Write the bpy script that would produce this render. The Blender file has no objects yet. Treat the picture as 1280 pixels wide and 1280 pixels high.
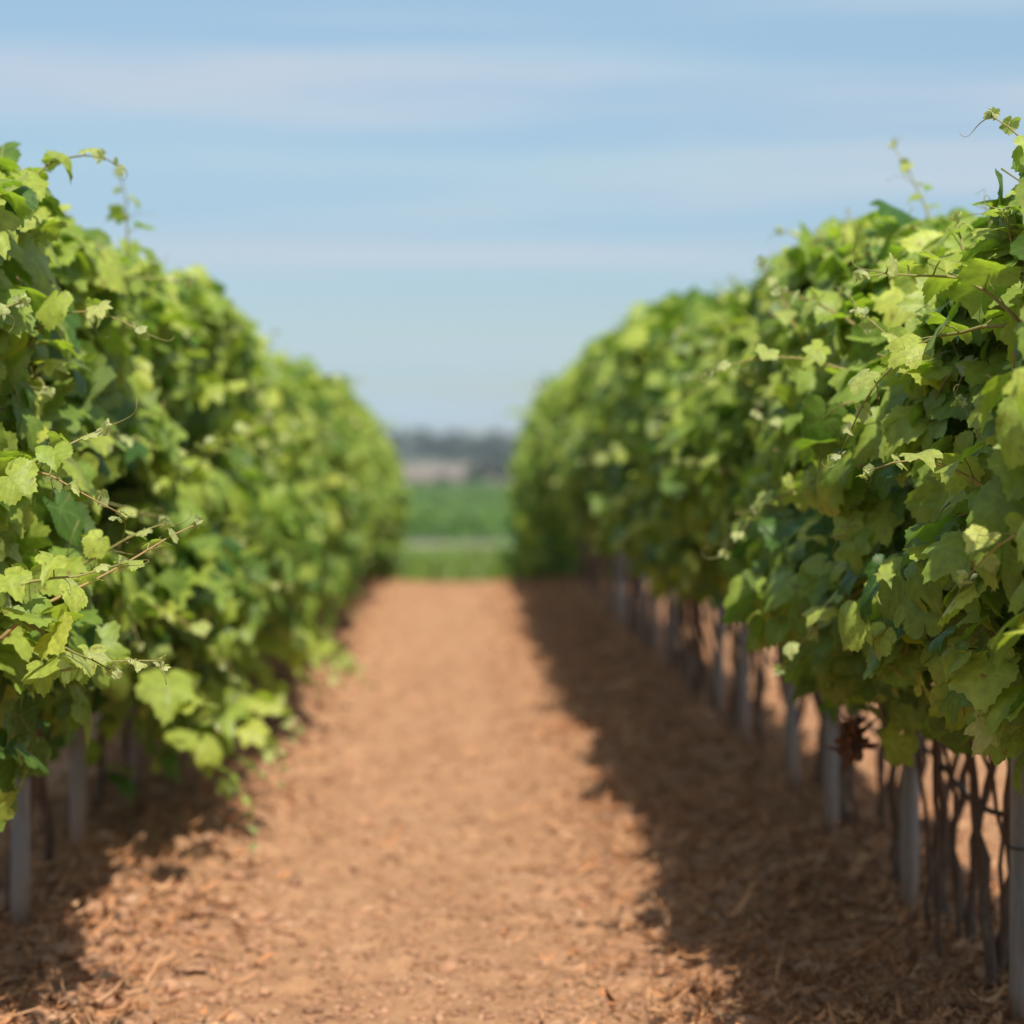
import bpy, math, random
import numpy as np
from mathutils import Vector

R = math.radians
rng = np.random.default_rng(11)
random.seed(5)
sc = bpy.context.scene
COL = sc.collection

# ------------------------------------------------------------------ camera
CAM_H = 1.35
cam_d = bpy.data.cameras.new('camera')
cam_d.sensor_fit = 'HORIZONTAL'; cam_d.sensor_width = 36.0
cam_d.lens = 75.9
cam_d.clip_start = 0.05; cam_d.clip_end = 6000
cam_d.dof.use_dof = True
cam_d.dof.focus_distance = 4.0
cam_d.dof.aperture_fstop = 2.0
cam_d.dof.aperture_blades = 0
cam = bpy.data.objects.new('camera', cam_d); COL.objects.link(cam)
cam.location = (0, 0, CAM_H)
cam.rotation_euler = (R(90 - 1.38), 0, R(-1.5))
sc.camera = cam

# ------------------------------------------------------------------ world, sun, exposure
SUN = Vector((0.125, -0.63, 0.765)).normalized()
sun_el = math.asin(SUN.z)
sun_az = math.atan2(SUN.x, SUN.y)
w = bpy.data.worlds.new('World'); sc.world = w; w.use_nodes = True
nt = w.node_tree; N = nt.nodes; L = nt.links
for n in list(N): N.remove(n)
out = N.new('ShaderNodeOutputWorld'); bg = N.new('ShaderNodeBackground')
bg.inputs['Strength'].default_value = 0.128
sky = N.new('ShaderNodeTexSky'); sky.sky_type = 'NISHITA'; sky.sun_disc = False
sky.sun_elevation = sun_el; sky.sun_rotation = sun_az
sky.air_density = 1.0; sky.dust_density = 0.6; sky.ozone_density = 3.0; sky.altitude = 0
tc = N.new('ShaderNodeTexCoord')
mp = N.new('ShaderNodeMapping'); mp.inputs['Scale'].default_value = (1.6, 1.6, 27.0); mp.inputs['Rotation'].default_value = (0, R(0.7), 0)
L.new(tc.outputs['Generated'], mp.inputs['Vector'])
nz = N.new('ShaderNodeTexNoise'); nz.inputs['Scale'].default_value = 1.15; nz.inputs['Detail'].default_value = 5; nz.inputs['Roughness'].default_value = 0.5; nz.inputs['Distortion'].default_value = 0.25
L.new(mp.outputs[0], nz.inputs['Vector'])
cr = N.new('ShaderNodeMapRange'); cr.interpolation_type = 'SMOOTHSTEP'
cr.inputs['From Min'].default_value = 0.40; cr.inputs['From Max'].default_value = 0.66
cr.inputs['To Min'].default_value = 0.0; cr.inputs['To Max'].default_value = 0.95
L.new(nz.outputs['Fac'], cr.inputs['Value'])
mp2 = N.new('ShaderNodeMapping'); mp2.inputs['Scale'].default_value = (0.8, 0.8, 16.0); mp2.inputs['Location'].default_value = (3.1, 7.7, 1.4)
L.new(tc.outputs['Generated'], mp2.inputs['Vector'])
nz2 = N.new('ShaderNodeTexNoise'); nz2.inputs['Scale'].default_value = 1.3; nz2.inputs['Detail'].default_value = 3
L.new(mp2.outputs[0], nz2.inputs['Vector'])
ccol = N.new('ShaderNodeMix'); ccol.data_type = 'RGBA'
ccol.inputs['A'].default_value = (3.55, 4.0, 4.6, 1); ccol.inputs['B'].default_value = (2.85, 3.95, 4.6, 1)
cr2 = N.new('ShaderNodeMapRange'); cr2.inputs['From Min'].default_value = 0.42; cr2.inputs['From Max'].default_value = 0.58
L.new(nz2.outputs['Fac'], cr2.inputs['Value']); L.new(cr2.outputs[0], ccol.inputs['Factor'])
tint = N.new('ShaderNodeMix'); tint.data_type = 'RGBA'; tint.blend_type = 'MULTIPLY'; tint.inputs['Factor'].default_value = 1
sxyz = N.new('ShaderNodeSeparateXYZ'); L.new(tc.outputs['Generated'], sxyz.inputs[0])
tr_ = N.new('ShaderNodeValToRGB'); te = tr_.color_ramp.elements
te[0].position = 0.0; te[0].color = (0.505, 0.525, 0.585, 1); te[1].position = 0.5; te[1].color = (1.8, 1.6, 1.3, 1)
e_ = te.new(0.10); e_.color = (0.595, 0.61, 0.62, 1); e_ = te.new(0.20); e_.color = (0.86, 0.83, 0.74, 1)
L.new(sxyz.outputs[2], tr_.inputs[0]); L.new(tr_.outputs[0], tint.inputs['B'])
L.new(sky.outputs[0], tint.inputs['A'])
mx = N.new('ShaderNodeMix'); mx.data_type = 'RGBA'
L.new(cr.outputs[0], mx.inputs['Factor']); L.new(tint.outputs['Result'], mx.inputs['A']); L.new(ccol.outputs['Result'], mx.inputs['B'])
L.new(mx.outputs['Result'], bg.inputs['Color']); L.new(bg.outputs[0], out.inputs['Surface'])

sd = bpy.data.lights.new('sun', 'SUN'); sd.energy = 5.0; sd.angle = R(0.53); sd.color = (1.0, 0.95, 0.87)
so = bpy.data.objects.new('sun', sd); COL.objects.link(so)
so.rotation_euler = (-SUN).to_track_quat('-Z', 'Y').to_euler()
so.location = (20, -20, 40)
sc.view_settings.view_transform = 'Standard'; sc.view_settings.look = 'None'
sc.view_settings.exposure = 0.36; sc.view_settings.gamma = 1.0
sc.view_settings.use_curve_mapping = False
cy = sc.cycles
cy.max_bounces = 10; cy.diffuse_bounces = 7; cy.glossy_bounces = 2; cy.transmission_bounces = 7
cy.transparent_max_bounces = 4; cy.volume_bounces = 0
cy.use_denoising = True
try: cy.denoiser = 'OPENIMAGEDENOISE'
except Exception: pass
cy.sample_clamp_indirect = 6

# ------------------------------------------------------------------ helpers
def tag(o, label=None, cat=None, group=None, kind=None):
    if label: o['label'] = label
    if cat: o['category'] = cat
    if group: o['group'] = group
    if kind: o['kind'] = kind
    return o

def empty(name, loc, label, cat, group=None):
    o = bpy.data.objects.new(name, None); COL.objects.link(o); o.location = loc
    o.empty_display_size = 0.2
    return tag(o, label, cat, group)

def vnoise(p, seed=0):
    """smooth value noise 0..1 at points p (N,3)"""
    p = np.asarray(p, float)
    i = np.floor(p).astype(np.int64); f = p - i; f = f * f * (3 - 2 * f)
    def h(a, b, c):
        n = (a * 374761393 + b * 668265263 + c * 2147483647 + seed * 1274126177) & 0xffffffff
        n = ((n ^ (n >> 13)) * 1274126177) & 0xffffffff
        n = (n ^ (n >> 16)) & 0xffffff
        return n / float(0xffffff)
    r = 0
    for dx in (0, 1):
        for dy in (0, 1):
            for dz in (0, 1):
                wgt = (f[:, 0] if dx else 1 - f[:, 0]) * (f[:, 1] if dy else 1 - f[:, 1]) * (f[:, 2] if dz else 1 - f[:, 2])
                r = r + wgt * h(i[:, 0] + dx, i[:, 1] + dy, i[:, 2] + dz)
    return r

def unit(v):
    return v / np.maximum(np.linalg.norm(v, axis=-1, keepdims=True), 1e-9)

class MB:
    """collects triangles; builds ONE mesh object"""
    def __init__(s): s.v = []; s.f = []; s.m = []; s.c = []; s.l = []; s.n = 0
    def add(s, v, f, mat=0, c=None, l=None):
        v = np.asarray(v, np.float32).reshape(-1, 3); f = np.asarray(f, np.int64).reshape(-1, 3)
        s.v.append(v); s.f.append(f + s.n); s.n += len(v)
        s.m.append(np.full(len(f), mat, np.int32))
        s.c.append(np.zeros((len(v), 4), np.float32) if c is None else np.asarray(c, np.float32))
        s.l.append(np.zeros((len(v), 3), np.float32) if l is None else np.asarray(l, np.float32))
    def build(s, name, mats, parent=None, smooth=True, loc=None):
        v = np.concatenate(s.v); f = np.concatenate(s.f); m = np.concatenate(s.m)
        me = bpy.data.meshes.new(name)
        me.vertices.add(len(v)); me.vertices.foreach_set('co', v.ravel())
        me.loops.add(len(f) * 3); me.loops.foreach_set('vertex_index', f.ravel().astype(np.int32))
        me.polygons.add(len(f)); me.polygons.foreach_set('loop_start', np.arange(0, len(f) * 3, 3, dtype=np.int32))
        me.polygons.foreach_set('material_index', m)
        me.polygons.foreach_set('use_smooth', np.full(len(f), smooth, bool))
        for mm in mats: me.materials.append(mm)
        a = me.attributes.new('tone', 'FLOAT_COLOR', 'POINT'); a.data.foreach_set('color', np.concatenate(s.c).ravel())
        a = me.attributes.new('lpos', 'FLOAT_VECTOR', 'POINT'); a.data.foreach_set('vector', np.concatenate(s.l).ravel())
        me.update(calc_edges=True)
        o = bpy.data.objects.new(name, me); COL.objects.link(o)
        if parent is not None: o.parent = parent
        if loc is not None: o.location = loc
        return o

def tube(mb, pts, rad, seg=6, mat=0, tone=0.5):
    pts = np.asarray(pts, float); k = len(pts); rad = np.broadcast_to(np.asarray(rad, float), (k,))
    t = unit(np.gradient(pts, axis=0))
    ref = np.array([0.31, 0.95, 0.05]) if abs(t[0, 1]) < 0.9 else np.array([1.0, 0, 0])
    a = unit(ref - t * (t @ ref)[:, None]); b = np.cross(t, a)
    th = np.linspace(0, 2 * np.pi, seg, endpoint=False)
    v = pts[:, None, :] + rad[:, None, None] * (np.cos(th)[None, :, None] * a[:, None, :] + np.sin(th)[None, :, None] * b[:, None, :])
    v = v.reshape(-1, 3); fs = []
    for i in range(k - 1):
        for j in range(seg):
            p = i * seg + j; q = i * seg + (j + 1) % seg
            fs += [(p, q, q + seg), (p, q + seg, p + seg)]
    v = np.vstack([v, pts[:1], pts[-1:]]); c0 = k * seg
    for j in range(seg):
        fs += [(c0, (j + 1) % seg, j), (c0 + 1, (k - 1) * seg + j, (k - 1) * seg + (j + 1) % seg)]
    c = np.zeros((len(v), 4)); c[:, 0] = tone; c[:, 3] = 1
    mb.add(v, fs, mat, c)

# --- grape leaf template: five shallow lobes, toothed edge, heart-shaped base
_TH = np.array([0, 14, 27, 40, 52, 66, 80, 94, 108, 124, 140, 155, 168, 180.])
_RR = np.array([.98, .91, .82, .86, .90, .83, .73, .75, .75, .68, .62, .55, .40, .10])
_R2 = np.array([1.02, .88, .58, .76, .92, .74, .46, .62, .70, .60, .56, .50, .36, .10])
def leaf_template(n, rings, teeth, _RR=_RR):
    th = np.linspace(-180, 180, n, endpoint=False) + 0.0
    r = np.interp(np.abs(th), _TH, _RR)
    if teeth:
        r = r * (1 + 0.034 * np.where(np.arange(n) % 2 == 0, 1, -1) * (np.abs(th) < 160))
    x = np.sin(np.radians(th)) * r; y = np.cos(np.radians(th)) * r
    pts = [np.array([[0, 0]])]
    for q in rings: pts.append(np.stack([x, y], 1) * q)
    P = np.concatenate(pts); F = []
    for j in range(n):
        F.append((0, 1 + (j + 1) % n, 1 + j))
    for k in range(len(rings) - 1):
        o1 = 1 + k * n; o2 = o1 + n
        for j in range(n):
            j2 = (j + 1) % n
            F += [(o1 + j, o1 + j2, o2 + j2), (o1 + j, o2 + j2, o2 + j)]
    return P, np.array(F)
TPL = [leaf_template(60, (0.4, 0.75, 1.0), True), leaf_template(22, (0.55, 1.0), False), leaf_template(14, (1.0,), False)]
TPL2 = [leaf_template(60, (0.4, 0.75, 1.0), True, _R2), leaf_template(22, (0.55, 1.0), False, _R2), leaf_template(14, (1.0,), False, _R2)]

def add_leaves(mb, pos, nrm, tip, size, rnd, age, lod=0, mat=0, curl=1.0):
    n = len(pos)
    if n == 0: return
    P, F = TPL[lod]; nv = len(P)
    nrm = unit(nrm); tip = unit(tip - nrm * np.sum(tip * nrm, 1, keepdims=True)); xx = np.cross(tip, nrm)
    lb = rng.random((n, 1)) ** 1.3; P2 = TPL2[lod][0]
    x = (P[None, :, 0] * (1 - lb) + P2[None, :, 0] * lb) * (1 + 0.12 * rng.standard_normal((n, 1))); y = (P[None, :, 1] * (1 - lb) + P2[None, :, 1] * lb) * (1 + 0.10 * rng.standard_normal((n, 1)))
    r = np.hypot(x, y); th = np.arctan2(x, y)
    # tooth / lobe irregularity
    droop = (0.28 + 0.22 * rng.random((n, 1))) * curl; fold = (rng.random((n, 1)) * 0.55 - 0.10) * curl
    wav = 0.10 * curl; ph = rng.random((n, 1)) * 6.28; ph2 = rng.random((n, 1)) * 6.28
    z = -droop * np.maximum(y, 0) ** 2 - 0.10 * y * y + fold * np.abs(x) * (0.6 + 0.4 * r) - 0.28 * curl * x * x \
        + wav * np.sin(3 * th + ph) * r ** 2 + 0.06 * curl * np.sin(7 * th + ph2) * r ** 3
    x = x * (1 + 0.07 * np.sin(2 * th + ph2)); y = y * (1 + 0.06 * np.sin(3 * th + ph))
    V = pos[:, None, :] + size[:, None, None] * (x[..., None] * xx[:, None, :] + y[..., None] * tip[:, None, :] + z[..., None] * nrm[:, None, :])
    faces = (F[None] + (np.arange(n) * nv)[:, None, None]).reshape(-1, 3)
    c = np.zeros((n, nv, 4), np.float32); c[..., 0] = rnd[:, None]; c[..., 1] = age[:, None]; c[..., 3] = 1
    l = np.zeros((n, nv, 3), np.float32); l[..., 0] = P[None, :, 0]; l[..., 1] = P[None, :, 1]; l[..., 2] = rnd[:, None] * 37
    mb.add(V.reshape(-1, 3), faces, mat, c.reshape(-1, 4), l.reshape(-1, 3))

# ------------------------------------------------------------------ materials
def mat_new(name):
    m = bpy.data.materials.new(name); m.use_nodes = True
    n = m.node_tree.nodes; l = m.node_tree.links
    return m, n, l, n['Principled BSDF'], n['Material Output']

def ramp(n, stops):
    r = n.new('ShaderNodeValToRGB'); e = r.color_ramp.elements
    while len(e) < len(stops): e.new(0.5)
    for i, (p, c) in enumerate(stops): e[i].position = p; e[i].color = (*c, 1)
    return r

def math_n(n, l, op, a, b=None):
    m = n.new('ShaderNodeMath'); m.operation = op
    for i, v in enumerate((a, b)):
        if v is None: continue
        if isinstance(v, (int, float)): m.inputs[i].default_value = v
        else: l.new(v, m.inputs[i])
    return m.outputs[0]

def leaf_material(name, dark, mid, light, young, trans=0.44, veins=True):
    m, n, l, p, o = mat_new(name)
    at = n.new('ShaderNodeAttribute'); at.attribute_name = 'tone'
    sp = n.new('ShaderNodeSeparateColor'); l.new(at.outputs['Color'], sp.inputs[0])
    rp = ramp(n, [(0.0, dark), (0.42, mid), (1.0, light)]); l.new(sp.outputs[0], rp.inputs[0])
    ym = n.new('ShaderNodeMix'); ym.data_type = 'RGBA'; l.new(sp.outputs[1], ym.inputs['Factor'])
    l.new(rp.outputs[0], ym.inputs['A']); ym.inputs['B'].default_value = (*young, 1)
    col = ym.outputs['Result']
    if veins:
        lp = n.new('ShaderNodeAttribute'); lp.attribute_name = 'lpos'
        sx = n.new('ShaderNodeSeparateXYZ'); l.new(lp.outputs['Vector'], sx.inputs[0])
        ax = math_n(n, l, 'ABSOLUTE', sx.outputs[0]); y = sx.outputs[1]
        ds = []
        for deg in (0, 50, 106):
            s_, c_ = math.sin(R(deg)), math.cos(R(deg))
            d = math_n(n, l, 'ABSOLUTE', math_n(n, l, 'SUBTRACT', math_n(n, l, 'MULTIPLY', ax, c_), math_n(n, l, 'MULTIPLY', y, s_)))
            along = math_n(n, l, 'ADD', math_n(n, l, 'MULTIPLY', ax, s_), math_n(n, l, 'MULTIPLY', y, c_))
            d = math_n(n, l, 'ADD', d, math_n(n, l, 'MULTIPLY', math_n(n, l, 'LESS_THAN', along, 0.0), 1.0))
            d = math_n(n, l, 'ADD', d, math_n(n, l, 'MULTIPLY', along, 0.012))
            ds.append(d)
        dm = math_n(n, l, 'MINIMUM', math_n(n, l, 'MINIMUM', ds[0], ds[1]), ds[2])
        vr = n.new('ShaderNodeMapRange'); vr.inputs['From Min'].default_value = 0.012; vr.inputs['From Max'].default_value = 0.045
        vr.inputs['To Min'].default_value = 0.30; vr.inputs['To Max'].default_value = 0.0; l.new(dm, vr.inputs['Value'])
        vm = n.new('ShaderNodeMix'); vm.data_type = 'RGBA'; l.new(vr.outputs[0], vm.inputs['Factor']); l.new(col, vm.inputs['A'])
        vm.inputs['B'].default_value = (0.24, 0.33, 0.09, 1)
        nzz = n.new('ShaderNodeTexNoise'); nzz.inputs['Scale'].default_value = 4.5; nzz.inputs['Detail'].default_value = 3; l.new(lp.outputs['Vector'], nzz.inputs['Vector'])
        hv = n.new('ShaderNodeHueSaturation')
        mr = n.new('ShaderNodeMapRange'); mr.inputs['From Min'].default_value = 0.3; mr.inputs['From Max'].default_value = 0.7
        mr.inputs['To Min'].default_value = 0.80; mr.inputs['To Max'].default_value = 1.18; l.new(nzz.outputs['Fac'], mr.inputs['Value'])
        l.new(mr.outputs[0], hv.inputs['Value']); l.new(vm.outputs['Result'], hv.inputs['Color']); col = hv.outputs[0]
        bs = n.new('ShaderNodeTexNoise'); bs.inputs['Scale'].default_value = 2.6; bs.inputs['Detail'].default_value = 4; l.new(lp.outputs['Vector'], bs.inputs['Vector'])
        br = n.new('ShaderNodeMapRange'); br.inputs['From Min'].default_value = 0.665; br.inputs['From Max'].default_value = 0.70; br.inputs['To Max'].default_value = 0.75; l.new(bs.outputs['Fac'], br.inputs['Value'])
        bm = n.new('ShaderNodeMix'); bm.data_type = 'RGBA'; l.new(br.outputs[0], bm.inputs['Factor']); l.new(col, bm.inputs['A']); bm.inputs['B'].default_value = (0.20, 0.12, 0.04, 1); col = bm.outputs['Result']
        bp = n.new('ShaderNodeBump'); bp.inputs['Strength'].default_value = 0.35; bp.inputs['Distance'].default_value = 0.004
        vo = n.new('ShaderNodeTexNoise'); vo.inputs['Scale'].default_value = 11; vo.inputs['Detail'].default_value = 2; l.new(lp.outputs['Vector'], vo.inputs['Vector'])
        l.new(vo.outputs['Fac'], bp.inputs['Height']); l.new(bp.outputs[0], p.inputs['Normal'])
    # underside: paler, greyer
    ge = n.new('ShaderNodeNewGeometry')
    bk = n.new('ShaderNodeMix'); bk.data_type = 'RGBA'
    l.new(math_n(n, l, 'MULTIPLY', ge.outputs['Backfacing'], 0.45), bk.inputs['Factor']); l.new(col, bk.inputs['A']); bk.inputs['B'].default_value = (0.20, 0.25, 0.13, 1)
    l.new(bk.outputs['Result'], p.inputs['Base Color'])
    p.inputs['Roughness'].default_value = 0.46; p.inputs['Specular IOR Level'].default_value = 0.35
    tr = n.new('ShaderNodeBsdfTranslucent')
    ts = n.new('ShaderNodeMix'); ts.data_type = 'RGBA'; ts.blend_type = 'MULTIPLY'; ts.inputs['Factor'].default_value = 1
    l.new(col, ts.inputs['A']); ts.inputs['B'].default_value = (1.35, 1.6, 0.5, 1); l.new(ts.outputs['Result'], tr.inputs['Color'])
    ms = n.new('ShaderNodeMixShader'); ms.inputs[0].default_value = trans
    l.new(p.outputs[0], ms.inputs[1]); l.new(tr.outputs[0], ms.inputs[2]); l.new(ms.outputs[0], o.inputs['Surface'])
    return m

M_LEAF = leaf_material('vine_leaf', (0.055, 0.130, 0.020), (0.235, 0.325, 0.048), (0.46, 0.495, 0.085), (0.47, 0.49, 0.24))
M_TREE = leaf_material('tree_leaf', (0.014, 0.028, 0.014), (0.024, 0.042, 0.018), (0.038, 0.058, 0.022), (0.1, 0.12, 0.05), 0.2, False)
M_FIELD = leaf_material('field_leaf', (0.034, 0.088, 0.011), (0.066, 0.132, 0.013), (0.102, 0.175, 0.018), (0.1, 0.12, 0.05), 0.25, False)
M_GRASS = leaf_material('grass_blade', (0.09, 0.17, 0.025), (0.17, 0.26, 0.04), (0.28, 0.33, 0.08), (0.3, 0.28, 0.12), 0.3, False)

def simple_noise_mat(name, stops, scale, rough=0.85, bump=0.3, dist=0.01, stretch=(1, 1, 1), detail=6, tone=False):
    m, n, l, p, o = mat_new(name)
    t = n.new('ShaderNodeTexCoord'); mpn = n.new('ShaderNodeMapping'); mpn.inputs['Scale'].default_value = stretch
    l.new(t.outputs['Object'], mpn.inputs['Vector'])
    z = n.new('ShaderNodeTexNoise'); z.inputs['Scale'].default_value = scale; z.inputs['Detail'].default_value = detail; z.inputs['Roughness'].default_value = 0.95
    l.new(mpn.outputs[0], z.inputs['Vector'])
    r = ramp(n, stops)
    if tone:
        at = n.new('ShaderNodeAttribute'); at.attribute_name = 'tone'
        sp = n.new('ShaderNodeSeparateColor'); l.new(at.outputs['Color'], sp.inputs[0])
        l.new(math_n(n, l, 'ADD', math_n(n, l, 'MULTIPLY', z.outputs['Fac'], 0.4), math_n(n, l, 'MULTIPLY', sp.outputs[0], 0.6)), r.inputs[0])
    else: l.new(z.outputs['Fac'], r.inputs[0])
    l.new(r.outputs[0], p.inputs['Base Color']); p.inputs['Roughness'].default_value = rough; p.inputs['Specular IOR Level'].default_value = 0.25
    if bump:
        b = n.new('ShaderNodeBump'); b.inputs['Strength'].default_value = bump; b.inputs['Distance'].default_value = dist
        l.new(z.outputs['Fac'], b.inputs['Height']); l.new(b.outputs[0], p.inputs['Normal'])
    return m

M_STEM = simple_noise_mat('green_cane', [(0.3, (0.16, 0.16, 0.05)), (0.5, (0.24, 0.22, 0.07)), (0.75, (0.30, 0.17, 0.08))], 14, 0.55, 0.2, 0.002, tone=True)
M_BARK = simple_noise_mat('vine_bark', [(0.3, (0.05, 0.030, 0.021)), (0.5, (0.13, 0.082, 0.055)), (0.72, (0.22, 0.16, 0.12))], 26, 0.9, 0.9, 0.012, (1, 1, 0.25))
M_STAKE = simple_noise_mat('weathered_stake', [(0.28, (0.11, 0.106, 0.10)), (0.5, (0.235, 0.228, 0.218)), (0.75, (0.35, 0.34, 0.32))], 18, 0.85, 0.5, 0.006, (1, 1, 0.07))
def splash(m):
    n = m.node_tree.nodes; l = m.node_tree.links; p = n['Principled BSDF']
    src = p.inputs['Base Color'].links[0].from_socket
    t = n.new('ShaderNodeTexCoord'); sx = n.new('ShaderNodeSeparateXYZ'); l.new(t.outputs['Object'], sx.inputs[0])
    z = n.new('ShaderNodeTexNoise'); z.inputs['Scale'].default_value = 22; z.inputs['Detail'].default_value = 4; l.new(t.outputs['Object'], z.inputs['Vector'])
    h = math_n(n, l, 'SUBTRACT', sx.outputs[2], math_n(n, l, 'MULTIPLY', z.outputs['Fac'], 0.30))
    mr = n.new('ShaderNodeMapRange'); mr.inputs['From Min'].default_value = -0.10; mr.inputs['From Max'].default_value = 0.10; mr.inputs['To Min'].default_value = 0.75; mr.inputs['To Max'].default_value = 0.0
    l.new(h, mr.inputs['Value']); mx = n.new('ShaderNodeMix'); mx.data_type = 'RGBA'; l.new(mr.outputs[0], mx.inputs['Factor']); l.new(src, mx.inputs['A']); mx.inputs['B'].default_value = (0.34, 0.19, 0.11, 1)
    l.new(mx.outputs['Result'], p.inputs['Base Color'])
splash(M_STAKE)
M_HOSE = simple_noise_mat('black_hose', [(0.3, (0.02, 0.018, 0.016)), (0.7, (0.05, 0.045, 0.04))], 30, 0.5, 0.1, 0.001)
M_CLOD = simple_noise_mat('soil_clod', [(0.25, (0.22, 0.115, 0.065)), (0.5, (0.40, 0.21, 0.115)), (0.82, (0.50, 0.305, 0.185))], 12, 0.95, 0.6, 0.01, tone=True)
M_LITTER = simple_noise_mat('dry_litter', [(0.15, (0.10, 0.036, 0.014)), (0.45, (0.44, 0.19, 0.075)), (0.8, (0.54, 0.31, 0.16))], 9, 0.9, 0, tone=True)
M_TRUNK = simple_noise_mat('tree_bark', [(0.3, (0.05, 0.04, 0.03)), (0.7, (0.12, 0.10, 0.08))], 5, 0.9, 0.5, 0.05)
M_DEAD = simple_noise_mat('withered_leaf', [(0.3, (0.07, 0.03, 0.015)), (0.7, (0.20, 0.10, 0.05))], 30, 0.8, 0.3, 0.004)

def ground_material():
    m, n, l, p, o = mat_new('ground_soil')
    t = n.new('ShaderNodeTexCoord')
    def noise(scale, detail=6, rough=0.6):
        z = n.new('ShaderNodeTexNoise'); z.inputs['Scale'].default_value = scale; z.inputs['Detail'].default_value = detail; z.inputs['Roughness'].default_value = rough
        l.new(t.outputs['Object'], z.inputs['Vector']); return z.outputs['Fac']
    f = noise(38, 8, 0.7); md = noise(9, 5)
    mpn = n.new('ShaderNodeMapping'); mpn.inputs['Scale'].default_value = (2.4, 0.7, 1); l.new(t.outputs['Object'], mpn.inputs['Vector'])
    cz = n.new('ShaderNodeTexNoise'); cz.inputs['Scale'].default_value = 1.2; cz.inputs['Detail'].default_value = 5; l.new(mpn.outputs[0], cz.inputs['Vector']); c = cz.outputs['Fac']
    mixv = math_n(n, l, 'ADD', math_n(n, l, 'ADD', math_n(n, l, 'MULTIPLY', f, 0.45), math_n(n, l, 'MULTIPLY', c, 0.25)), math_n(n, l, 'MULTIPLY', md, 0.30))
    r = ramp(n, [(0.36, (0.24, 0.120, 0.065)), (0.45, (0.39, 0.205, 0.104)), (0.56, (0.465, 0.258, 0.138)), (0.70, (0.56, 0.35, 0.212))])
    l.new(mixv, r.inputs[0])
    # beyond the plot: grass-covered soil, starts at y ~ 24 m
    sx = n.new('ShaderNodeSeparateXYZ'); l.new(t.outputs['Object'], sx.inputs[0])
    edge = math_n(n, l, 'ADD', sx.outputs[1], math_n(n, l, 'MULTIPLY', md, 1.2))
    mr = n.new('ShaderNodeMapRange'); mr.inputs['From Min'].default_value = 24.2; mr.inputs['From Max'].default_value = 25.0; l.new(edge, mr.inputs['Value'])
    g = ramp(n, [(0.35, (0.12, 0.19, 0.04)), (0.65, (0.20, 0.25, 0.07))]); l.new(md, g.inputs[0])
    mm = n.new('ShaderNodeMix'); mm.data_type = 'RGBA'; l.new(mr.outputs[0], mm.inputs['Factor']); l.new(r.outputs[0], mm.inputs['A']); l.new(g.outputs[0], mm.inputs['B'])
    l.new(mm.outputs['Result'], p.inputs['Base Color']); p.inputs['Roughness'].default_value = 0.95; p.inputs['Specular IOR Level'].default_value = 0.15
    b = n.new('ShaderNodeBump'); b.inputs['Strength'].default_value = 0.8; b.inputs['Distance'].default_value = 0.02
    l.new(math_n(n, l, 'ADD', f, md), b.inputs['Height']); l.new(b.outputs[0], p.inputs['Normal'])
    return m
M_GROUND = ground_material()
M_TRACK = simple_noise_mat('track_dirt', [(0.3, (0.30, 0.215, 0.18)), (0.7, (0.40, 0.29, 0.245))], 0.8, 0.95, 0.2, 0.05)
M_FIELDSOIL = simple_noise_mat('field_soil', [(0.3, (0.06, 0.11, 0.035)), (0.7, (0.10, 0.15, 0.05))], 0.3, 0.95, 0)
M_TAN = simple_noise_mat('stubble', [(0.3, (0.18, 0.135, 0.10)), (0.7, (0.25, 0.19, 0.14))], 0.06, 0.95, 0)

# ------------------------------------------------------------------ terrain
XL, XR = -1.27, 1.32
_D = np.array([-4000, 24, 27, 36, 45, 60, 80, 110, 150, 200, 300, 400, 500, 650, 800, 900, 1200, 2500, 4000.])
_Z = np.array([0, 0, -.05, -.38, -.75, -1.25, -1.95, -2.9, -3.7, -4.2, -4.6, -4.3, -3.6, -2.4, -1.0, 0, 0.5, -4, -10.])
def terrain(x, y):
    x = np.asarray(x, float); y = np.asarray(y, float)
    z = np.interp(y, _D, _Z)
    wgt = np.clip((25 - y) / 3, 0, 1) * np.clip((9 - np.abs(x)) / 3, 0, 1)
    p = np.stack([x, y, np.zeros_like(x)], -1).reshape(-1, 3)
    near = np.exp(-((x - XR + .1) / 0.50) ** 2) + np.exp(-((x - XL - .15) / 0.55) ** 2)
    n1 = vnoise(p * 1.3, 1).reshape(x.shape) - .5; n2 = vnoise(p * 5, 2).reshape(x.shape) - .5; n3 = vnoise(p * 14, 3).reshape(x.shape) - .5
    n4 = vnoise(p * 26, 4).reshape(x.shape) - .5
    rough = 0.70 + 1.15 * np.clip(near, 0, 1)
    return z + wgt * (0.05 * near + 0.03 * n1 + rough * (0.036 * n2 + 0.034 * n3 + 0.022 * n4))
def tz(x, y): return float(terrain(np.array([x]), np.array([y]))[0])

def axis(lo, hi, step, far_lo, far_hi, grow=1.28):
    a = list(np.arange(lo, hi, step)); s = step
    while a[-1] < far_hi: s *= grow; a.append(a[-1] + s)
    s = step; b = [lo]
    while b[-1] > far_lo: s *= grow; b.append(b[-1] - s)
    return np.array(b[:0:-1] + a)

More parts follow.
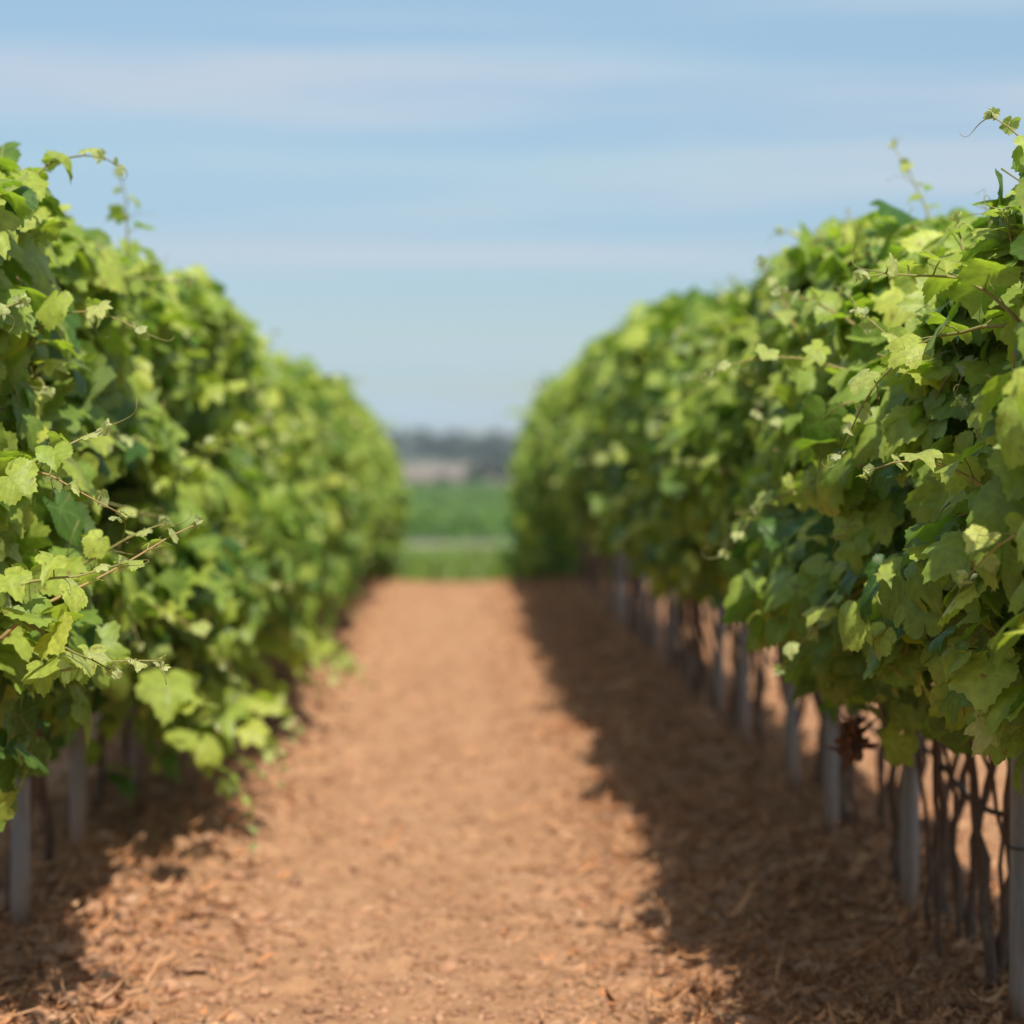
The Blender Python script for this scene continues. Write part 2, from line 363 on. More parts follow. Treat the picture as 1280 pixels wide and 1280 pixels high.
def sheet(name, xs, ys, mat, lift=0.0):
    X, Y = np.meshgrid(xs, ys); Z = terrain(X, Y) + lift
    v = np.stack([X, Y, Z], -1).reshape(-1, 3); nx, ny = len(xs), len(ys)
    i = (np.arange(ny - 1)[:, None] * nx + np.arange(nx - 1)[None]).ravel()
    f = np.concatenate([np.stack([i, i + 1, i + nx + 1], 1), np.stack([i, i + nx + 1, i + nx], 1)])
    mb = MB(); mb.add(v, f); o = mb.build(name, [mat]); o['kind'] = 'structure'
    return o
ys = axis(3.5, 25.5, 0.034, -60, 26, 1.3)
ys = np.concatenate([ys[ys < 26], np.geomspace(26.3, 4000, 160)])
sheet('ground', axis(-2.3, 2.9, 0.026, -2500, 2500, 1.18), ys, M_GROUND)
sheet('dirt_track', np.linspace(-60, 60, 41), np.linspace(48, 107, 30), M_TRACK, 0.03)
sheet('field', np.linspace(-120, 120, 41), np.linspace(108, 405, 80), M_FIELDSOIL, 0.04)
sheet('stubble_field', np.linspace(-260, 260, 41), np.linspace(420, 845, 60), M_TAN, 0.06)

# ------------------------------------------------------------------ vines
def canopy_leaves(mb, sgn, zb, zt, W, count, lod, seed, y0, xw, inner=1.0, petiole=False, tall=0.0):
    """leaves of one vine in the frame of its base; y0/xw: world position, for continuous clump noise"""
    n = int(count * 1.8)
    t = rng.random(n) ** 0.92; side = np.where(rng.random(n) < 0.5, -1, 1)
    topm = rng.random(n) < 0.16; t[topm] = 1 - rng.random(topm.sum()) * 0.10
    yy = (rng.random(n) - 0.5) * 1.42
    prof = np.interp(t, [0, .08, .25, .5, .75, .9, 1.0], ([.55, .86, 1.05, .94, .74, .54, .30] if (sgn < 0 and zb < .5) or zb < .3 else [.26, .56, .97, .98, .80, .61, .34]))
    p = np.stack([side * 3.0 + xw, (yy + y0), t * (zt - zb) + zb], -1)
    lump = vnoise(p * [1, 1.9, 2.2], 20) - .5; lump2 = vnoise(p * [1, 4.6, 5.0], 21) - .5
    hn = vnoise(np.stack([np.full(n, xw), yy + y0, np.zeros(n)], -1) * 1.4, 8) - .5
    deep = rng.random(n); depth = np.where(deep < 0.62, rng.random(n) ** 1.3 * 0.30, 0.30 + rng.random(n) * 0.7)
    lat = (W * prof + 0.38 * lump + 0.22 * lump2)
    lat = lat * (1 - depth)
    z = zb + t * (zt - zb) + (0.18 * hn + tall + 0.16 * lump2) * np.clip(t, 0, 1) ** 1.5 + rng.standard_normal(n) * 0.02
    # ragged lower fringe
    z = z - (1 - t) ** 4 * (rng.random(n) ** 2 * 0.18 - 0.10 + 0.5 * lump)
    keep = (lump2 + 0.5 * lump > -0.17 + 0.10 * rng.random(n)) | (depth > 0.3)
    idx = np.where(keep)[0][:count]
    t, side, yy, lat, z, depth = (a[idx] for a in (t, side, yy, lat, z, depth)); n = len(idx)
    pos = np.stack([side * lat, yy, z], -1)
    outn = np.stack([side * np.interp(t, [0, .7, .9, 1], [1, .9, .55, .15]), np.zeros(n), np.interp(t, [0, .25, .7, 1], [-.05, .25, .45, 1.0])], -1)
    nrm = unit(outn + np.array([0.04, -0.38, 0.50])) + rng.standard_normal((n, 3)) * 0.56
    tip = np.stack([side * 0.55, np.zeros(n), np.full(n, -0.75)], -1) + rng.standard_normal((n, 3)) * 0.5
    size = np.clip(0.068 * np.exp(0.32 * rng.standard_normal(n)), 0.026, 0.085 if y0 < 4.5 else 0.10)
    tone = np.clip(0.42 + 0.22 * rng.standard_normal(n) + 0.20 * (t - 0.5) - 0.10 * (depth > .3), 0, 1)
    age = np.where(rng.random(n) < 0.035, 0.25 + 0.45 * rng.random(n), 0.0)
    size = np.where(age > 0.2, size * 0.62, size)
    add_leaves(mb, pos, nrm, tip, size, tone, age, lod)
    if petiole:
        for i in np.where((depth < 0.3) & (rng.random(n) < 0.55))[0]:
            b = pos[i]; d = unit(np.array([-side[i] * 0.6, 0, 0.25]) + rng.standard_normal(3) * 0.5) * (0.05 + 0.05 * rng.random())
            tube(mb, [b, b + d * 0.5 + [0, 0, 0.008], b + d], [0.0013, 0.0015, 0.0019], 4, 1, rng.random())

def tendril(mb, p, d, length, curl=3.0):
    q = [np.array(p, float)]; d = unit(np.array(d, float)); ax = unit(rng.standard_normal(3)); k = 14
    for i in range(k):
        a = curl * (i / k) ** 2 * 0.75
        d = unit(d + np.cross(ax, d) * a * 0.55 + [0, 0, -0.02]); q.append(q[-1] + d * length / k)
    tube(mb, q, np.linspace(0.0013, 0.0005, len(q)), 5, 1, 0.35)

def make_shoot(parent, start, d, length, lod=0, droop=0.35, first=0.075, name='shoot', woody=0.3, tendrils=True, label=None):
    """a cane with alternate leaves that shrink to a pale downy tip, and tendrils"""
    mb = MB(); k = max(6, int(length / 0.05)); step = length / k
    q = [np.array(start, float)]; d = unit(np.array(d, float)); ds = []
    for i in range(k):
        d = unit(d + rng.standard_normal(3) * 0.10 + np.array([0, 0, -droop * 0.12])); ds.append(d); q.append(q[-1] + d * step)
    q = np.array(q)
    tube(mb, q, np.linspace(0.0042, 0.0013, len(q)), 6, 1, woody)
    P, Nn, T, S, C, A = [], [], [], [], [], []
    for i in range(1, k + 1):
        u = i / k; sd = 1 if i % 2 else -1
        sidev = unit(np.cross(ds[i - 1], [0, 0, 1.0]) + 1e-6) * sd
        pl = (0.055 * (1 - u) + 0.012)
        b = q[i] + (sidev * 0.8 + np.array([0, 0, 0.35]) + rng.standard_normal(3) * 0.25) * pl
        tube(mb, [q[i], (q[i] + b) / 2 + [0, 0, .004], b], [0.0016, .0013, .0011], 4, 1, 0.4)
        P.append(b); Nn.append(np.array([0, 0, 0.9]) + sidev * 0.4 + rng.standard_normal(3) * 0.35)
        T.append(sidev * 0.8 + ds[i - 1] * 0.3 + np.array([0, 0, -0.45]) + rng.standard_normal(3) * 0.25)
        S.append(first * (1 - u) ** 0.8 * (0.8 + 0.4 * rng.random()) + 0.011)
        C.append(np.clip(0.55 + 0.3 * u + 0.12 * rng.standard_normal(), 0, 1)); A.append(np.clip((u - 0.55) * 2.1, 0, 1))
        if tendrils and i % 3 == 0 and u > 0.2:
            tendril(mb, q[i], -sidev + ds[i - 1] * 0.8 + rng.standard_normal(3) * 0.4, 0.06 + 0.08 * rng.random())
    for _ in range(4):   # downy unopened tip
        P.append(q[-1] + rng.standard_normal(3) * 0.006); Nn.append(rng.standard_normal(3)); T.append(ds[-1] + rng.standard_normal(3) * .4); S.append(0.014); C.append(1.0); A.append(1.0)
    add_leaves(mb, np.array(P), np.array(Nn), np.array(T), np.array(S), np.array(C), np.array(A), lod)
    o = mb.build(name, [M_LEAF, M_STEM], parent)
    if label: o['label'] = label
    return o

def make_trunk(parent, dx, dy, lean, r0, ztop, bx=0.0, name='trunk'):
    mb = MB(); k = 14; zz = np.linspace(-0.05, ztop, k); u = np.linspace(0, 1, k)
    wob = np.cumsum(rng.standard_normal((k, 2)) * 0.012, 0)
    pts = np.stack([dx + bx * u + wob[:, 0], dy + lean * u + wob[:, 1], zz], -1)
    rad = r0 * (1.25 - 0.45 * u) * (1 + 0.14 * rng.standard_normal(k)); rad[0] *= 1.35
    tube(mb, pts, rad, 9)
    for s in (-1, 1):   # arms along the wire
        a = pts[-1]; arm = [a, a + [0, s * .10, .06], a + [rng.normal() * .02, s * .32, .08], a + [rng.normal() * .03, s * .55, .07]]
        tube(mb, arm, [r0 * .75, r0 * .6, r0 * .5, r0 * .35], 7)
    return mb.build(name, [M_BARK], parent)

ORD = ['nearest', 'second', 'third', 'fourth', 'fifth', 'sixth', 'seventh', 'eighth', 'ninth', 'tenth', 'eleventh', 'twelfth',
       'thirteenth', 'fourteenth', 'fifteenth', 'sixteenth', 'seventeenth', 'eighteenth', 'nineteenth', 'twentieth']
def vine_label(side, i, n):
    row = 'right row' if side > 0 else 'left row'
    stakes = 'above bare trunks' if side > 0 else 'drooping by the path'
    if i == 0: return f'sharp leafy grapevine nearest the camera in the {row}'
    if i == n - 1: return f'blurred grapevine at the grassy far end of the {row}'
    j = n - 1 - i
    if i <= 9: return f'grapevine {stakes}, {ORD[i]} from the near end of the {row}'
    return f'blurred grapevine, {ORD[j]} from the far end of the {row}'
ORD0 = list(ORD)

SP = 1.13; NV = 21
vines = {}
for side in (1, -1):
    xr = XR if side > 0 else XL
    for i in range(NV):
        y = 3.87 + SP * i + (0.05 if side > 0 else -0.05); x = xr + rng.normal() * 0.02
        z0 = tz(x, y)
        root = empty('grapevine', (x, y, z0), vine_label(side, i, NV), 'grapevine',
                     'grapevines of the right row' if side > 0 else 'grapevines of the left row')
        vines[(side, i)] = root
        lod = 0 if i < 5 else (1 if i < 10 else 2)
        near = i < 5
        cnt = 1900 if i < 6 else (1600 if i < 12 else 1350)
        if side > 0: zb, zt, W = (0.74 if i < 2 else 0.77), (1.82 if i < 2 else 1.89) + 0.27 * float(np.clip((y - 5.5) / 10, 0, 1)), 0.445
        else:        zb, zt, W = (0.54 if i < 3 else 0.42), 1.94 - 0.03 * min(1.0, max(0, i - 2) / 5.0), (0.35, 0.35, 0.36, 0.39, 0.43, 0.47, 0.48)[min(i, 6)]
        if i >= NV - 4: zb = 0.24; W += 0.13; zt += .03
        mb = MB()
        canopy_leaves(mb, side, zb, zt, W, cnt, lod, i, y, xr, petiole=near, tall=0.012 * rng.normal())
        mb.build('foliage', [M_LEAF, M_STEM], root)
        r0 = 0.019
        if side > 0 or i < 9:
            make_trunk(root, rng.normal() * .03 + .03 * side, 0.30 + rng.normal() * .06, rng.normal() * .10, r0 * (1 + .2 * rng.normal()), 0.78, rng.normal() * .05)
            make_trunk(root, rng.normal() * .03 + .05 * side, -0.34 + rng.normal() * .06, rng.normal() * .12 - 0.05, r0 * (0.85 + .15 * rng.normal()), 0.76, rng.normal() * .05)
            if side > 0:
                for q in range(3 if i < 8 else 1):
                    make_trunk(root, rng.normal() * .05 + .03, (-.08, .12, .46)[q] + rng.normal() * .04, rng.normal() * .12, .011 + .004 * rng.random(), 0.82, rng.normal() * .06)
        else:
            make_trunk(root, 0.0, 0.2, 0.05, r0, 0.74)
        # canes that leave the canopy
        ns = 9 if i < 6 else (6 if i < 11 else 3)
        for k in range(ns):
            yy = (rng.random() - .5) * 1.0
            if k % 3 == 0 or k % 5 == 4:    # up through the top
                st = (rng.normal() * .12, yy, zt - 0.16); dd = (-side * (0.05 + .3 * rng.random()), rng.normal() * .35, 1.0); ln = 0.12 + .16 * rng.random(); dr = .7
            else:             # out over the path
                zz = zb + 0.25 + rng.random() * (zt - zb - .4)
                st = (-side * W * 0.70, yy, zz); dd = (-side * 0.6, rng.normal() * .6, 0.45 + rng.normal() * .5); ln = 0.25 + .25 * rng.random(); dr = 1.1
            make_shoot(root, st, dd, ln, lod, dr, 0.06 + .02 * rng.random(), woody=0.3 + .5 * rng.random(), tendrils=i < 8)
        if side < 0 and i in (3, 4, 5, 6, 8, 10):   # low canes lying out over the path edge
            for _ in range(2):
                make_shoot(root, (0.30, (rng.random() - .5) * .9, 0.42), (1.0, rng.normal() * .4, -0.12), 0.35 + .2 * rng.random(), lod, 1.1, 0.075, tendrils=False)

# canes the photograph shows plainly, on the vines they belong to
def shoot_world(vine, a, d, ln, **k):
    o = vines[vine].location
    make_shoot(vines[vine], (a[0] - o.x, a[1] - o.y, a[2] - o.z), d, ln, 0, **k)
shoot_world((1, 0), (1.10, 4.0, 1.16), (-0.42, -0.05, 0.62), 0.34, droop=.2, first=0.03, woody=.4)
shoot_world((1, 0), (1.16, 4.05, 1.84), (-0.35, 0.1, 0.9), 0.22, droop=.8, first=.06, woody=.6)
shoot_world((1, 2), (1.30, 5.9, 1.98), (-0.25, 0.1, 1.0), 0.26, droop=.5, first=.035, woody=.5)
shoot_world((1, 3), (1.20, 7.0, 2.0), (-0.6, 0.1, 0.7), 0.18, droop=.3, first=.03, woody=.5)
shoot_world((-1, 0), (-0.84, 4.0, 1.02), (0.72, 0.45, 0.85), 0.44, droop=.15, first=.05, woody=.75)
shoot_world((-1, 0), (-0.82, 3.95, 1.08), (0.6, 0.1, -0.35), 0.22, droop=.4, first=.095, woody=.2)
shoot_world((-1, 2), (-0.95, 6.3, 1.92), (0.12, 0.2, 0.95), 0.26, droop=.5, first=.05, woody=.5)
for vi, px, py, pz, dx, ln in ((3, -.86, 7.5, .55, 1.0, .40), (3, -.84, 7.2, .50, .9, .34), (5, -.90, 9.8, .52, 1.0, .5), (6, -.86, 10.2, .50, 1.0, .46), (6, -.9, 10.6, .45, 1.0, .40), (2, -.9, 6.3, .70, .7, .26), (7, -.92, 11.5, .42, 1.0, .56), (7, -.95, 12.2, .40, 1.0, .45)):
    shoot_world((-1, vi), (px, py, pz), (dx, rng.normal() * .2, -.10), ln, droop=.6, first=.10, woody=.2, tendrils=False)
for (px, py, pz, dz, ln) in ((-.86, 4.0, 1.28, .5, .26), (-.84, 4.2, .92, .3, .28), (-.84, 3.9, 1.12, .1, .24), (-.82, 4.5, 1.10, .6, .26)):
    shoot_world((-1, 0), (px, py, pz), (.7, rng.normal() * .4, dz), ln, droop=.4, first=.055, woody=.4)
# hanging thin canes reaching the soil under the near right vines
for (vi, px, py, lean) in ((1, 0.02, 0.42, 0.10), (1, -0.05, 0.36, 0.03), (2, -0.04, -0.42, -.06), (1, 0.06, 0.20, .05), (3, -0.03, -.35, .08)):
    mb = MB(); k = 12; u = np.linspace(0, 1, k); wv = np.cumsum(rng.standard_normal((k, 2)) * .008, 0)
    tube(mb, np.stack([px + wv[:, 0] - .08 * u, py + lean * u + wv[:, 1], 0.0 + .75 * u], -1), np.linspace(.008, .005, k), 6, 0)
    mb.build('hanging_cane', [M_BARK], vines[(1, vi)])
# a withered bunch of leaf under the near right canopy
mb = MB(); n = 9
add_leaves(mb, np.array([-.30, .30, .66]) + rng.standard_normal((n, 3)) * [.012, .012, .03], rng.standard_normal((n, 3)), np.tile([0, 0, -1.], (n, 1)) + rng.standard_normal((n, 3)) * .3,
           np.full(n, .04), np.full(n, .5), np.zeros(n), 0, curl=3.2)
tag(mb.build('withered_leaf', [M_DEAD], vines[(1, 1)]), 'shrivelled brown dead leaf')

# ------------------------------------------------------------------ stakes and hoses
def make_stake(x, y, h, label, group, seed):
    mb = MB(); k = 10; z = np.linspace(-0.08, h, k); u = np.linspace(0, 1, k)
    lean = rng.normal(size=2) * (0.032 if seed != 1 else 0.0)
    pts = np.stack([lean[0] * u, lean[1] * u, z], -1); seg = 12
    th = np.linspace(0, 2 * np.pi, seg, endpoint=False) + rng.random()
    sq = 0.0245 * (1 + 0.09 * np.cos(4 * th)) * (1 + .04 * rng.standard_normal(seg))
    V = []
    for i in range(k):
        rr = sq * (1 - .10 * u[i]) * (1 + .02 * rng.standard_normal())
        if i == k - 1: rr = rr * 0.82
        V.append(np.stack([pts[i, 0] + np.cos(th) * rr, pts[i, 1] + np.sin(th) * rr, np.full(seg, z[i])], -1))
    V = np.concatenate(V + [pts[:1], pts[-1:]]); F = []
    for i in range(k - 1):
        for j in range(seg):
            p = i * seg + j; q = i * seg + (j + 1) % seg; F += [(p, q, q + seg), (p, q + seg, p + seg)]
    for j in range(seg): F += [(k * seg, (j + 1) % seg, j), (k * seg + 1, (k - 1) * seg + j, (k - 1) * seg + (j + 1) % seg)]
    mb.add(V, F)
    root = mb.build('wooden_stake', [M_STAKE], None, loc=(x, y, tz(x, y)))
    # wire tie round the stake
    ph = np.linspace(0, 2 * np.pi, 15); t = MB()
    tube(t, np.stack([np.cos(ph) * .031 + lean[0] * .4, np.sin(ph) * .031 + lean[1] * .4, .45 + .004 * np.sin(ph)], -1), .0022, 5)
    t.build('wire_tie', [M_HOSE], root)
    return tag(root, label, 'stake', group)
for i in range(1, 13):
    y = 4.90 if i == 1 else 4.97 + SP * (i - 1)
    if i == 1: lb = 'grey wooden stake cut by the picture edge under the near right vines'
    elif i == 12: lb = 'blurred grey stake under the right row, last one before the foliage reaches the soil'
    else: lb = f'grey weathered stake under the right row, {ORD[i - 1]} from the near end'
    make_stake(XR - .02 + (-.005 if i == 1 else rng.normal() * .015), y, 1.75, lb, 'stakes of the right row', i)
for i, y in enumerate((6.1, 7.1, 8.45)):
    make_stake(XL + (.01, .0, -.01)[i] + 0.03, y, 1.6, ['tall grey stake below the left vines, nearest the camera and most exposed', 'middle grey stake of three in shade below the left vines', 'short looking grey stake below the left vines, farthest of three'][i], 'stakes of the left row', 40 + i)
for x0, lb in ((XR + .035, 'thin black drip hose strung along the stakes of the right row'), (XL - .035, 'thin black drip hose strung along the stakes of the left row')):
    mb = MB(); yy = np.arange(3.3, 24.6, 0.14); sag = 0.025 * np.cos((yy - 5) / SP * 2 * np.pi)
    zz = terrain(np.full_like(yy, x0), np.full_like(yy, 5.0)) * 0 + 0.05 + 0.43 + sag + 0.012 * np.sin(yy * 2.3)
    tube(mb, np.stack([x0 + .006 * np.sin(yy * 3.1), yy, zz], -1), .008, 7)
    tag(mb.build('drip_hose', [M_HOSE]), lb, 'hose')

# ------------------------------------------------------------------ loose soil and dry litter
def ico():
    t = (1 + 5 ** .5) / 2
    v = unit(np.array([(-1, t, 0), (1, t, 0), (-1, -t, 0), (1, -t, 0), (0, -1, t), (0, 1, t), (0, -1, -t), (0, 1, -t), (t, 0, -1), (t, 0, 1), (-t, 0, -1), (-t, 0, 1)], float))
    f = [(0, 11, 5), (0, 5, 1), (0, 1, 7), (0, 7, 10), (0, 10, 11), (1, 5, 9), (5, 11, 4), (11, 10, 2), (10, 7, 6), (7, 1, 8), (3, 9, 4), (3, 4, 2), (3, 2, 6), (3, 6, 8), (3, 8, 9), (4, 9, 5), (2, 4, 11), (6, 2, 10), (8, 6, 7), (9, 8, 1)]
    v = list(map(np.array, v)); cache = {}; g = []
    def mid(a, b):
        k = (min(a, b), max(a, b))
        if k not in cache: v.append(unit((v[a] + v[b]) / 2)); cache[k] = len(v) - 1
        return cache[k]
    for a, b, c in f:
        x, y, z = mid(a, b), mid(b, c), mid(c, a); g += [(a, x, z), (b, y, x), (c, z, y), (x, y, z)]
    return np.array(v), np.array(g)
IV, IF = ico()
def clods(n, IV, IF, share, name, label):
    mb = MB()
    near = rng.random(n) < share
    rowx = np.where(rng.random(n) < .5, XR, XL)
    x = np.where(near, rowx + rng.standard_normal(n) * 0.38, rng.uniform(-1.6, 2.4, n))
    y = 4.2 + 20 * rng.random(n) ** 1.7
    s = np.clip(np.exp(rng.normal(-4.6, 0.55, n)) * np.where(near, 1.25, 0.62), 0.003, np.where(near, 0.03, 0.011))
    z = terrain(x, y) + s * 0.25
    nv = len(IV)
    V = IV[None] * (1 + 0.22 * rng.standard_normal((n, nv, 1))) * s[:, None, None] * (1 + .3 * rng.standard_normal((n, 1, 3))) * [1, 1, .7]
    V = V + np.stack([x, y, z], -1)[:, None]
    c = np.zeros((n, nv, 4)); c[..., 0] = np.clip(.45 + .22 * rng.standard_normal((n, 1)), 0, 1)
    mb.add(V.reshape(-1, 3), (IF[None] + (np.arange(n) * nv)[:, None, None]).reshape(-1, 3), 0, c.reshape(-1, 4))
    tag(mb.build(name, [M_CLOD]), label, 'soil clods', kind='stuff')
clods(13000, IV, IF, .62, 'soil_clods', 'loose reddish clods and stones scattered over the bare soil')
clods(45000, IV[:12], np.array([(0, 11, 5), (0, 5, 1), (0, 1, 7), (0, 7, 10), (0, 10, 11), (1, 5, 9), (5, 11, 4), (11, 10, 2), (10, 7, 6), (7, 1, 8), (3, 9, 4), (3, 4, 2), (3, 2, 6), (3, 6, 8), (3, 8, 9), (4, 9, 5), (2, 4, 11), (6, 2, 10), (8, 6, 7), (9, 8, 1)]),
      .12, 'soil_crumbs', 'fine orange crumbs of dry soil covering the path')

def litter(n):
    """dry twigs, tendrils and curled leaf scraps, thick under the right row"""
    mb = MB(); r = rng.random(n)
    x = np.where(r < .70, XR - 0.22 + rng.standard_normal(n) * 0.36, np.where(r < .985, XL + .12 + rng.standard_normal(n) * 0.24, rng.uniform(-1.0, 1.0, n)))
    y = 4.2 + 19.5 * rng.random(n) ** 1.6
    ln = np.clip(np.exp(rng.normal(-3.25, .5, n)), .012, .16); wd = np.where(rng.random(n) < .08, np.clip(ln * rng.uniform(.3, .6, n), .005, .013), np.clip(ln * rng.uniform(.025, .10, n), .0014, .0045))
    k = 5; u = np.linspace(-1, 1, k)
    yaw = rng.random(n) * 6.283; pit = rng.normal(0, .28, n); cv = rng.normal(0, .28, n)
    base = terrain(x, y) + 0.004 + rng.random(n) ** 2 * 0.035
    lx = u[None] * ln[:, None] * .5; ly = cv[:, None] * (u[None] ** 2) * ln[:, None] * .4
    up = np.abs(np.sin(pit))[:, None] * (u[None] + 1) * ln[:, None] * .5 + np.abs(rng.normal(0, .2, n))[:, None] * u[None] ** 2 * ln[:, None]
    cx, sx_ = np.cos(yaw)[:, None], np.sin(yaw)[:, None]
    V = []
    for sgn in (-1, 1):
        oy = ly + sgn * wd[:, None] * (1.1 - u[None] ** 2) * .5
        V.append(np.stack([x[:, None] + lx * cx - oy * sx_, y[:, None] + lx * sx_ + oy * cx, base[:, None] + up + sgn * wd[:, None] * .25], -1))
    V = np.stack(V, 1).reshape(n, 2 * k, 3)
    F = []
    for j in range(k - 1): F += [(j, j + 1, k + j + 1), (j, k + j + 1, k + j)]
    F = np.array(F)
    c = np.zeros((n, 2 * k, 4)); c[..., 0] = np.clip(.45 + .36 * rng.standard_normal((n, 1)), 0, 1)
    mb.add(V.reshape(-1, 3), (F[None] + (np.arange(n) * 2 * k)[:, None, None]).reshape(-1, 3), 0, c.reshape(-1, 4))
    tag(mb.build('dry_litter', [M_LITTER]), 'brown dry twigs and leaf scraps covering the soil under the vines', 'leaf litter', kind='stuff')
litter(95000)

# ------------------------------------------------------------------ grass verge beyond the plot
def grass(n):
    mb = MB(); y = 23.8 + 23 * rng.random(n) ** 1.5; x = rng.uniform(-5.5, 6.5, n) * (0.6 + y / 60)
    cl = vnoise(np.stack([x, y, 0 * x], -1) * .9, 31); kp = rng.random(n) < .35 + .9 * cl; x, y, cl = x[kp], y[kp], cl[kp]; n = len(x)
    h = (0.16 + .22 * cl) * (0.6 + .6 * rng.random(n)); wd = .010 + .012 * rng.random(n); yaw = rng.random(n) * 6.28; ben = rng.normal(0, .35, (n, 2))
    b = np.stack([x, y, terrain(x, y) - .01], -1); dx = np.stack([np.cos(yaw), np.sin(yaw), 0 * yaw], -1) * wd[:, None]
    m_ = b + np.stack([ben[:, 0] * h * .3, ben[:, 1] * h * .3, h * .6], -1); t_ = b + np.stack([ben[:, 0] * h, ben[:, 1] * h, h], -1)
    V = np.stack([b - dx, b + dx, m_ - dx * .8, m_ + dx * .8, t_], 1)
    F = np.array([(0, 1, 3), (0, 3, 2), (2, 3, 4)])
    c = np.zeros((n, 5, 4)); c[..., 0] = np.clip(.5 + .22 * rng.standard_normal((n, 1)), 0, 1)
    mb.add(V.reshape(-1, 3), (F[None] + (np.arange(n) * 5)[:, None, None]).reshape(-1, 3), 0, c.reshape(-1, 4))
    tag(mb.build('grass', [M_GRASS]), 'strip of green grass beyond the end of the soil path', 'grass', kind='stuff')
grass(40000)

def far_field():
    """rows of vines across the valley: one leafy mass"""
    mb = MB(); P = []; S = []
    y = 112.0
    while y < 400:
        half = 14 + y * .13; n = int(half * 2 * 7); h = 1.35
        x = rng.uniform(-half, half + 4, n); z = rng.random(n) ** .8 * h + .12
        yy = y + rng.normal(0, .28, n)
        P.append(np.stack([x, yy, terrain(x, yy) + z], -1)); S.append(rng.uniform(.16, .34, n) * (1 + y / 400))
        y += 2.6 if y < 180 else 4.6
    P = np.concatenate(P); S = np.concatenate(S); n = len(P)
    add_leaves(mb, P, np.array([0, -.5, .8]) + rng.standard_normal((n, 3)) * .6, rng.standard_normal((n, 3)), S, np.clip(.5 + .25 * rng.standard_normal(n), 0, 1), np.zeros(n), 2)
    tag(mb.build('far_vineyard', [M_FIELD]), 'distant green vineyard field across the valley seen between the rows', 'vineyard', kind='stuff')
far_field()

def make_tree(name, x, y, h, wd, nleaf, label, cat, group, low=0.15, tone=.5):
    root = empty(name, (x, y, tz(x, y)), label, cat, group)
    t = MB(); k = 8; u = np.linspace(0, 1, k)
    pts = np.stack([np.cumsum(rng.normal(0, h * .01, k)), np.cumsum(rng.normal(0, h * .01, k)), u * h * .72 - .1], -1)
    tube(t, pts, h * .028 * (1.2 - .9 * u), 8)
    ends = []
    for j in range(7):
        b = pts[2 + j % 5]; a = rng.random() * 6.28; e = b + np.array([math.cos(a) * wd * .36, math.sin(a) * wd * .36, h * (.10 + .15 * rng.random())])
        tube(t, [b, (b + e) / 2 + [0, 0, h * .02], e], [h * .012, h * .008, h * .003], 6); ends.append(e)
    t.build('trunk', [M_TRUNK], root)
    cl = MB(); m = 16
    a = rng.random(m) * 6.28; rr = np.sqrt(rng.random(m)) * wd * .36; cz = h * (low + .14 + (1 - low - .24) * rng.random(m))
    rr = rr * np.interp(cz / h, [0, .4, 1], [.9, 1.15, .45])
    C = np.stack([np.cos(a) * rr, np.sin(a) * rr, cz], -1); C = np.concatenate([C, np.array(ends), [[0, 0, h * .86]]])
    w_ = rng.integers(0, len(C), nleaf); d = unit(rng.standard_normal((nleaf, 3)))
    P = C[w_] + d * (wd * .20 * (rng.random(nleaf) ** .5) * rng.uniform(.7, 1.2, len(C))[w_])[:, None] * [1, 1, .75]
    P[:, 2] = np.maximum(P[:, 2], h * .04)
    tn = np.clip(tone + .2 * rng.standard_normal(nleaf), 0, 1)
    add_leaves(cl, P, d + [0, 0, .4] + rng.standard_normal((nleaf, 3)) * .5, rng.standard_normal((nleaf, 3)), rng.uniform(.03, .06, nleaf) * max(h, 4.5), tn, np.zeros(nleaf), 2)
    cl.build('crown', [M_TREE], root)
    return root

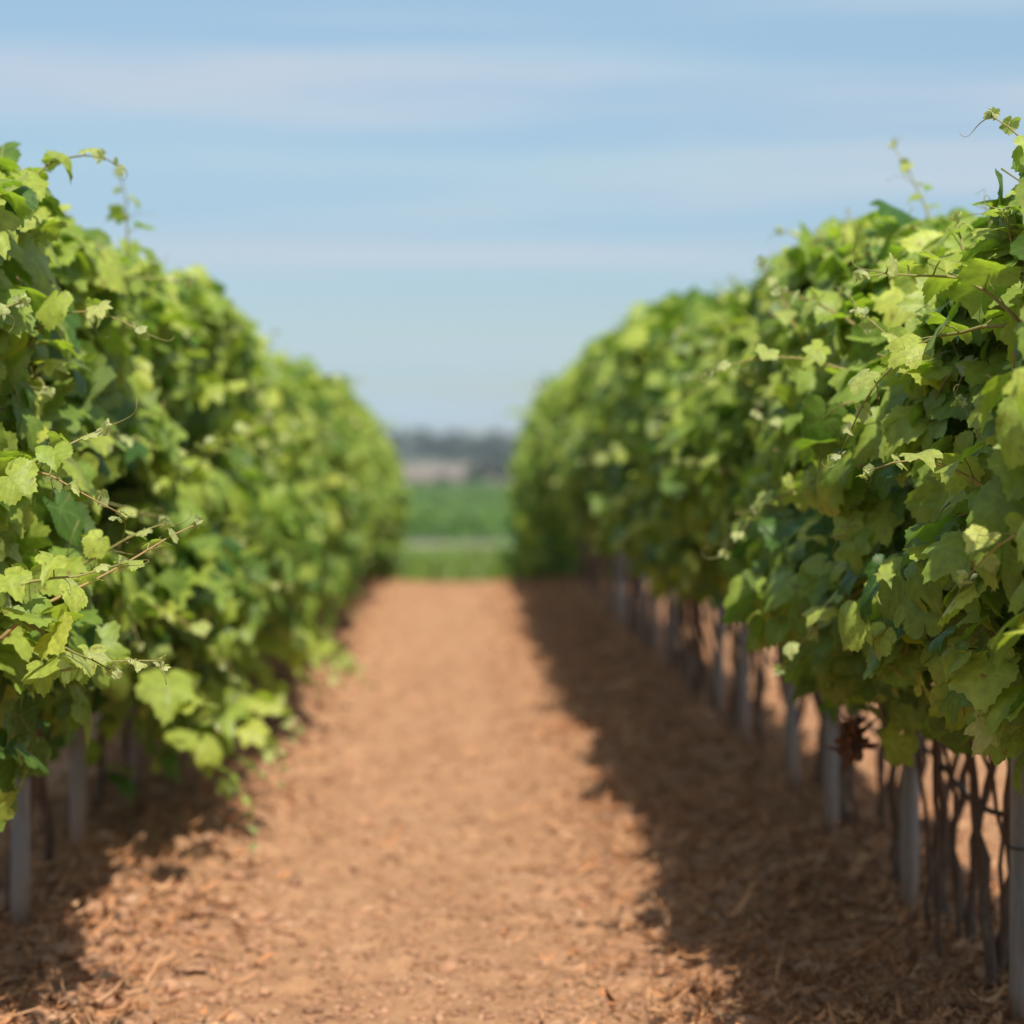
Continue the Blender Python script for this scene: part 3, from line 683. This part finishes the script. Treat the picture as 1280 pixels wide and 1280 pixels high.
specs = [(-40, 862, 12.5, 16), (-29, 880, 14.0, 17), (-19.5, 858, 12.0, 16), (-13, 885, 15.0, 15), (-7, 866, 11.5, 15), (0, 858, 13.6, 15), (6, 884, 12.4, 15), (11, 860, 11.0, 14),
         (17, 872, 14.2, 15), (24, 862, 12.6, 15), (31, 884, 12.0, 15), (39, 860, 13.0, 15), (48, 870, 12, 16)]
for i, (x, y, h, wd) in enumerate(specs):
    make_tree('distant_tree', x, y, h, wd, 1100, f'hazy blue green tree on the skyline, {ORD[i] if i else "leftmost"} from the left of the far tree line'.replace('leftmost from the left', 'leftmost'), 'tree', 'trees along the skyline', 0.0, .45)
sh = [(5.2, 470, 5.2, 6.5, 'dark bushy tree with a rounded top in front of the tan field, nearest its middle'),
      (10.0, 474, 5.9, 7.0, 'taller dark bushy tree beside the rounded one at the right of the tan field'),
      (15.5, 468, 5.2, 7.0, 'dark bushy tree half hidden by the right vine row')]
for x, y, h, wd, lb in sh: make_tree('bushy_tree', x, y, h, wd, 1600, lb, 'tree', 'dark trees on the tan field', .02, .35)
for x, y, h, wd, lb in [(-7.0, 412, 1.9, 3.0, 'small dark shrub at the top left corner of the far green field'), (-2.2, 414, 2.4, 5.0, 'wide dark shrub at the top edge of the far green field'), (2.6, 413, 2.7, 5.6, 'larger dark shrub between the wide shrub and the bushy trees')]:
    make_tree('low_shrub', x, y, h, wd, 1000, lb, 'shrub', 'shrubs along the far field', .0, .3)

# ------------------------------------------------------------------ air
bpy.ops.mesh.primitive_cube_add(size=1)
hz = bpy.context.object; hz.name = 'haze'; hz.data.name = 'haze'
lo = (-700, -30, -8.0); hi = (700, 1250, 15.0)
hz.scale = [b - a for a, b in zip(lo, hi)]; hz.location = [(a + b) / 2 for a, b in zip(lo, hi)]
m = bpy.data.materials.new('haze_air'); m.use_nodes = True; n = m.node_tree.nodes
for q in list(n): n.remove(q)
o_ = n.new('ShaderNodeOutputMaterial'); pv = n.new('ShaderNodeVolumePrincipled')
pv.inputs['Color'].default_value = (0.74, 0.82, 0.92, 1); pv.inputs['Density'].default_value = 0.0003; pv.inputs['Anisotropy'].default_value = 0.2
m.node_tree.links.new(pv.outputs[0], o_.inputs['Volume'])
hz.data.materials.append(m); tag(hz, 'pale blue haze softening the distant trees and fields', 'haze', kind='stuff')
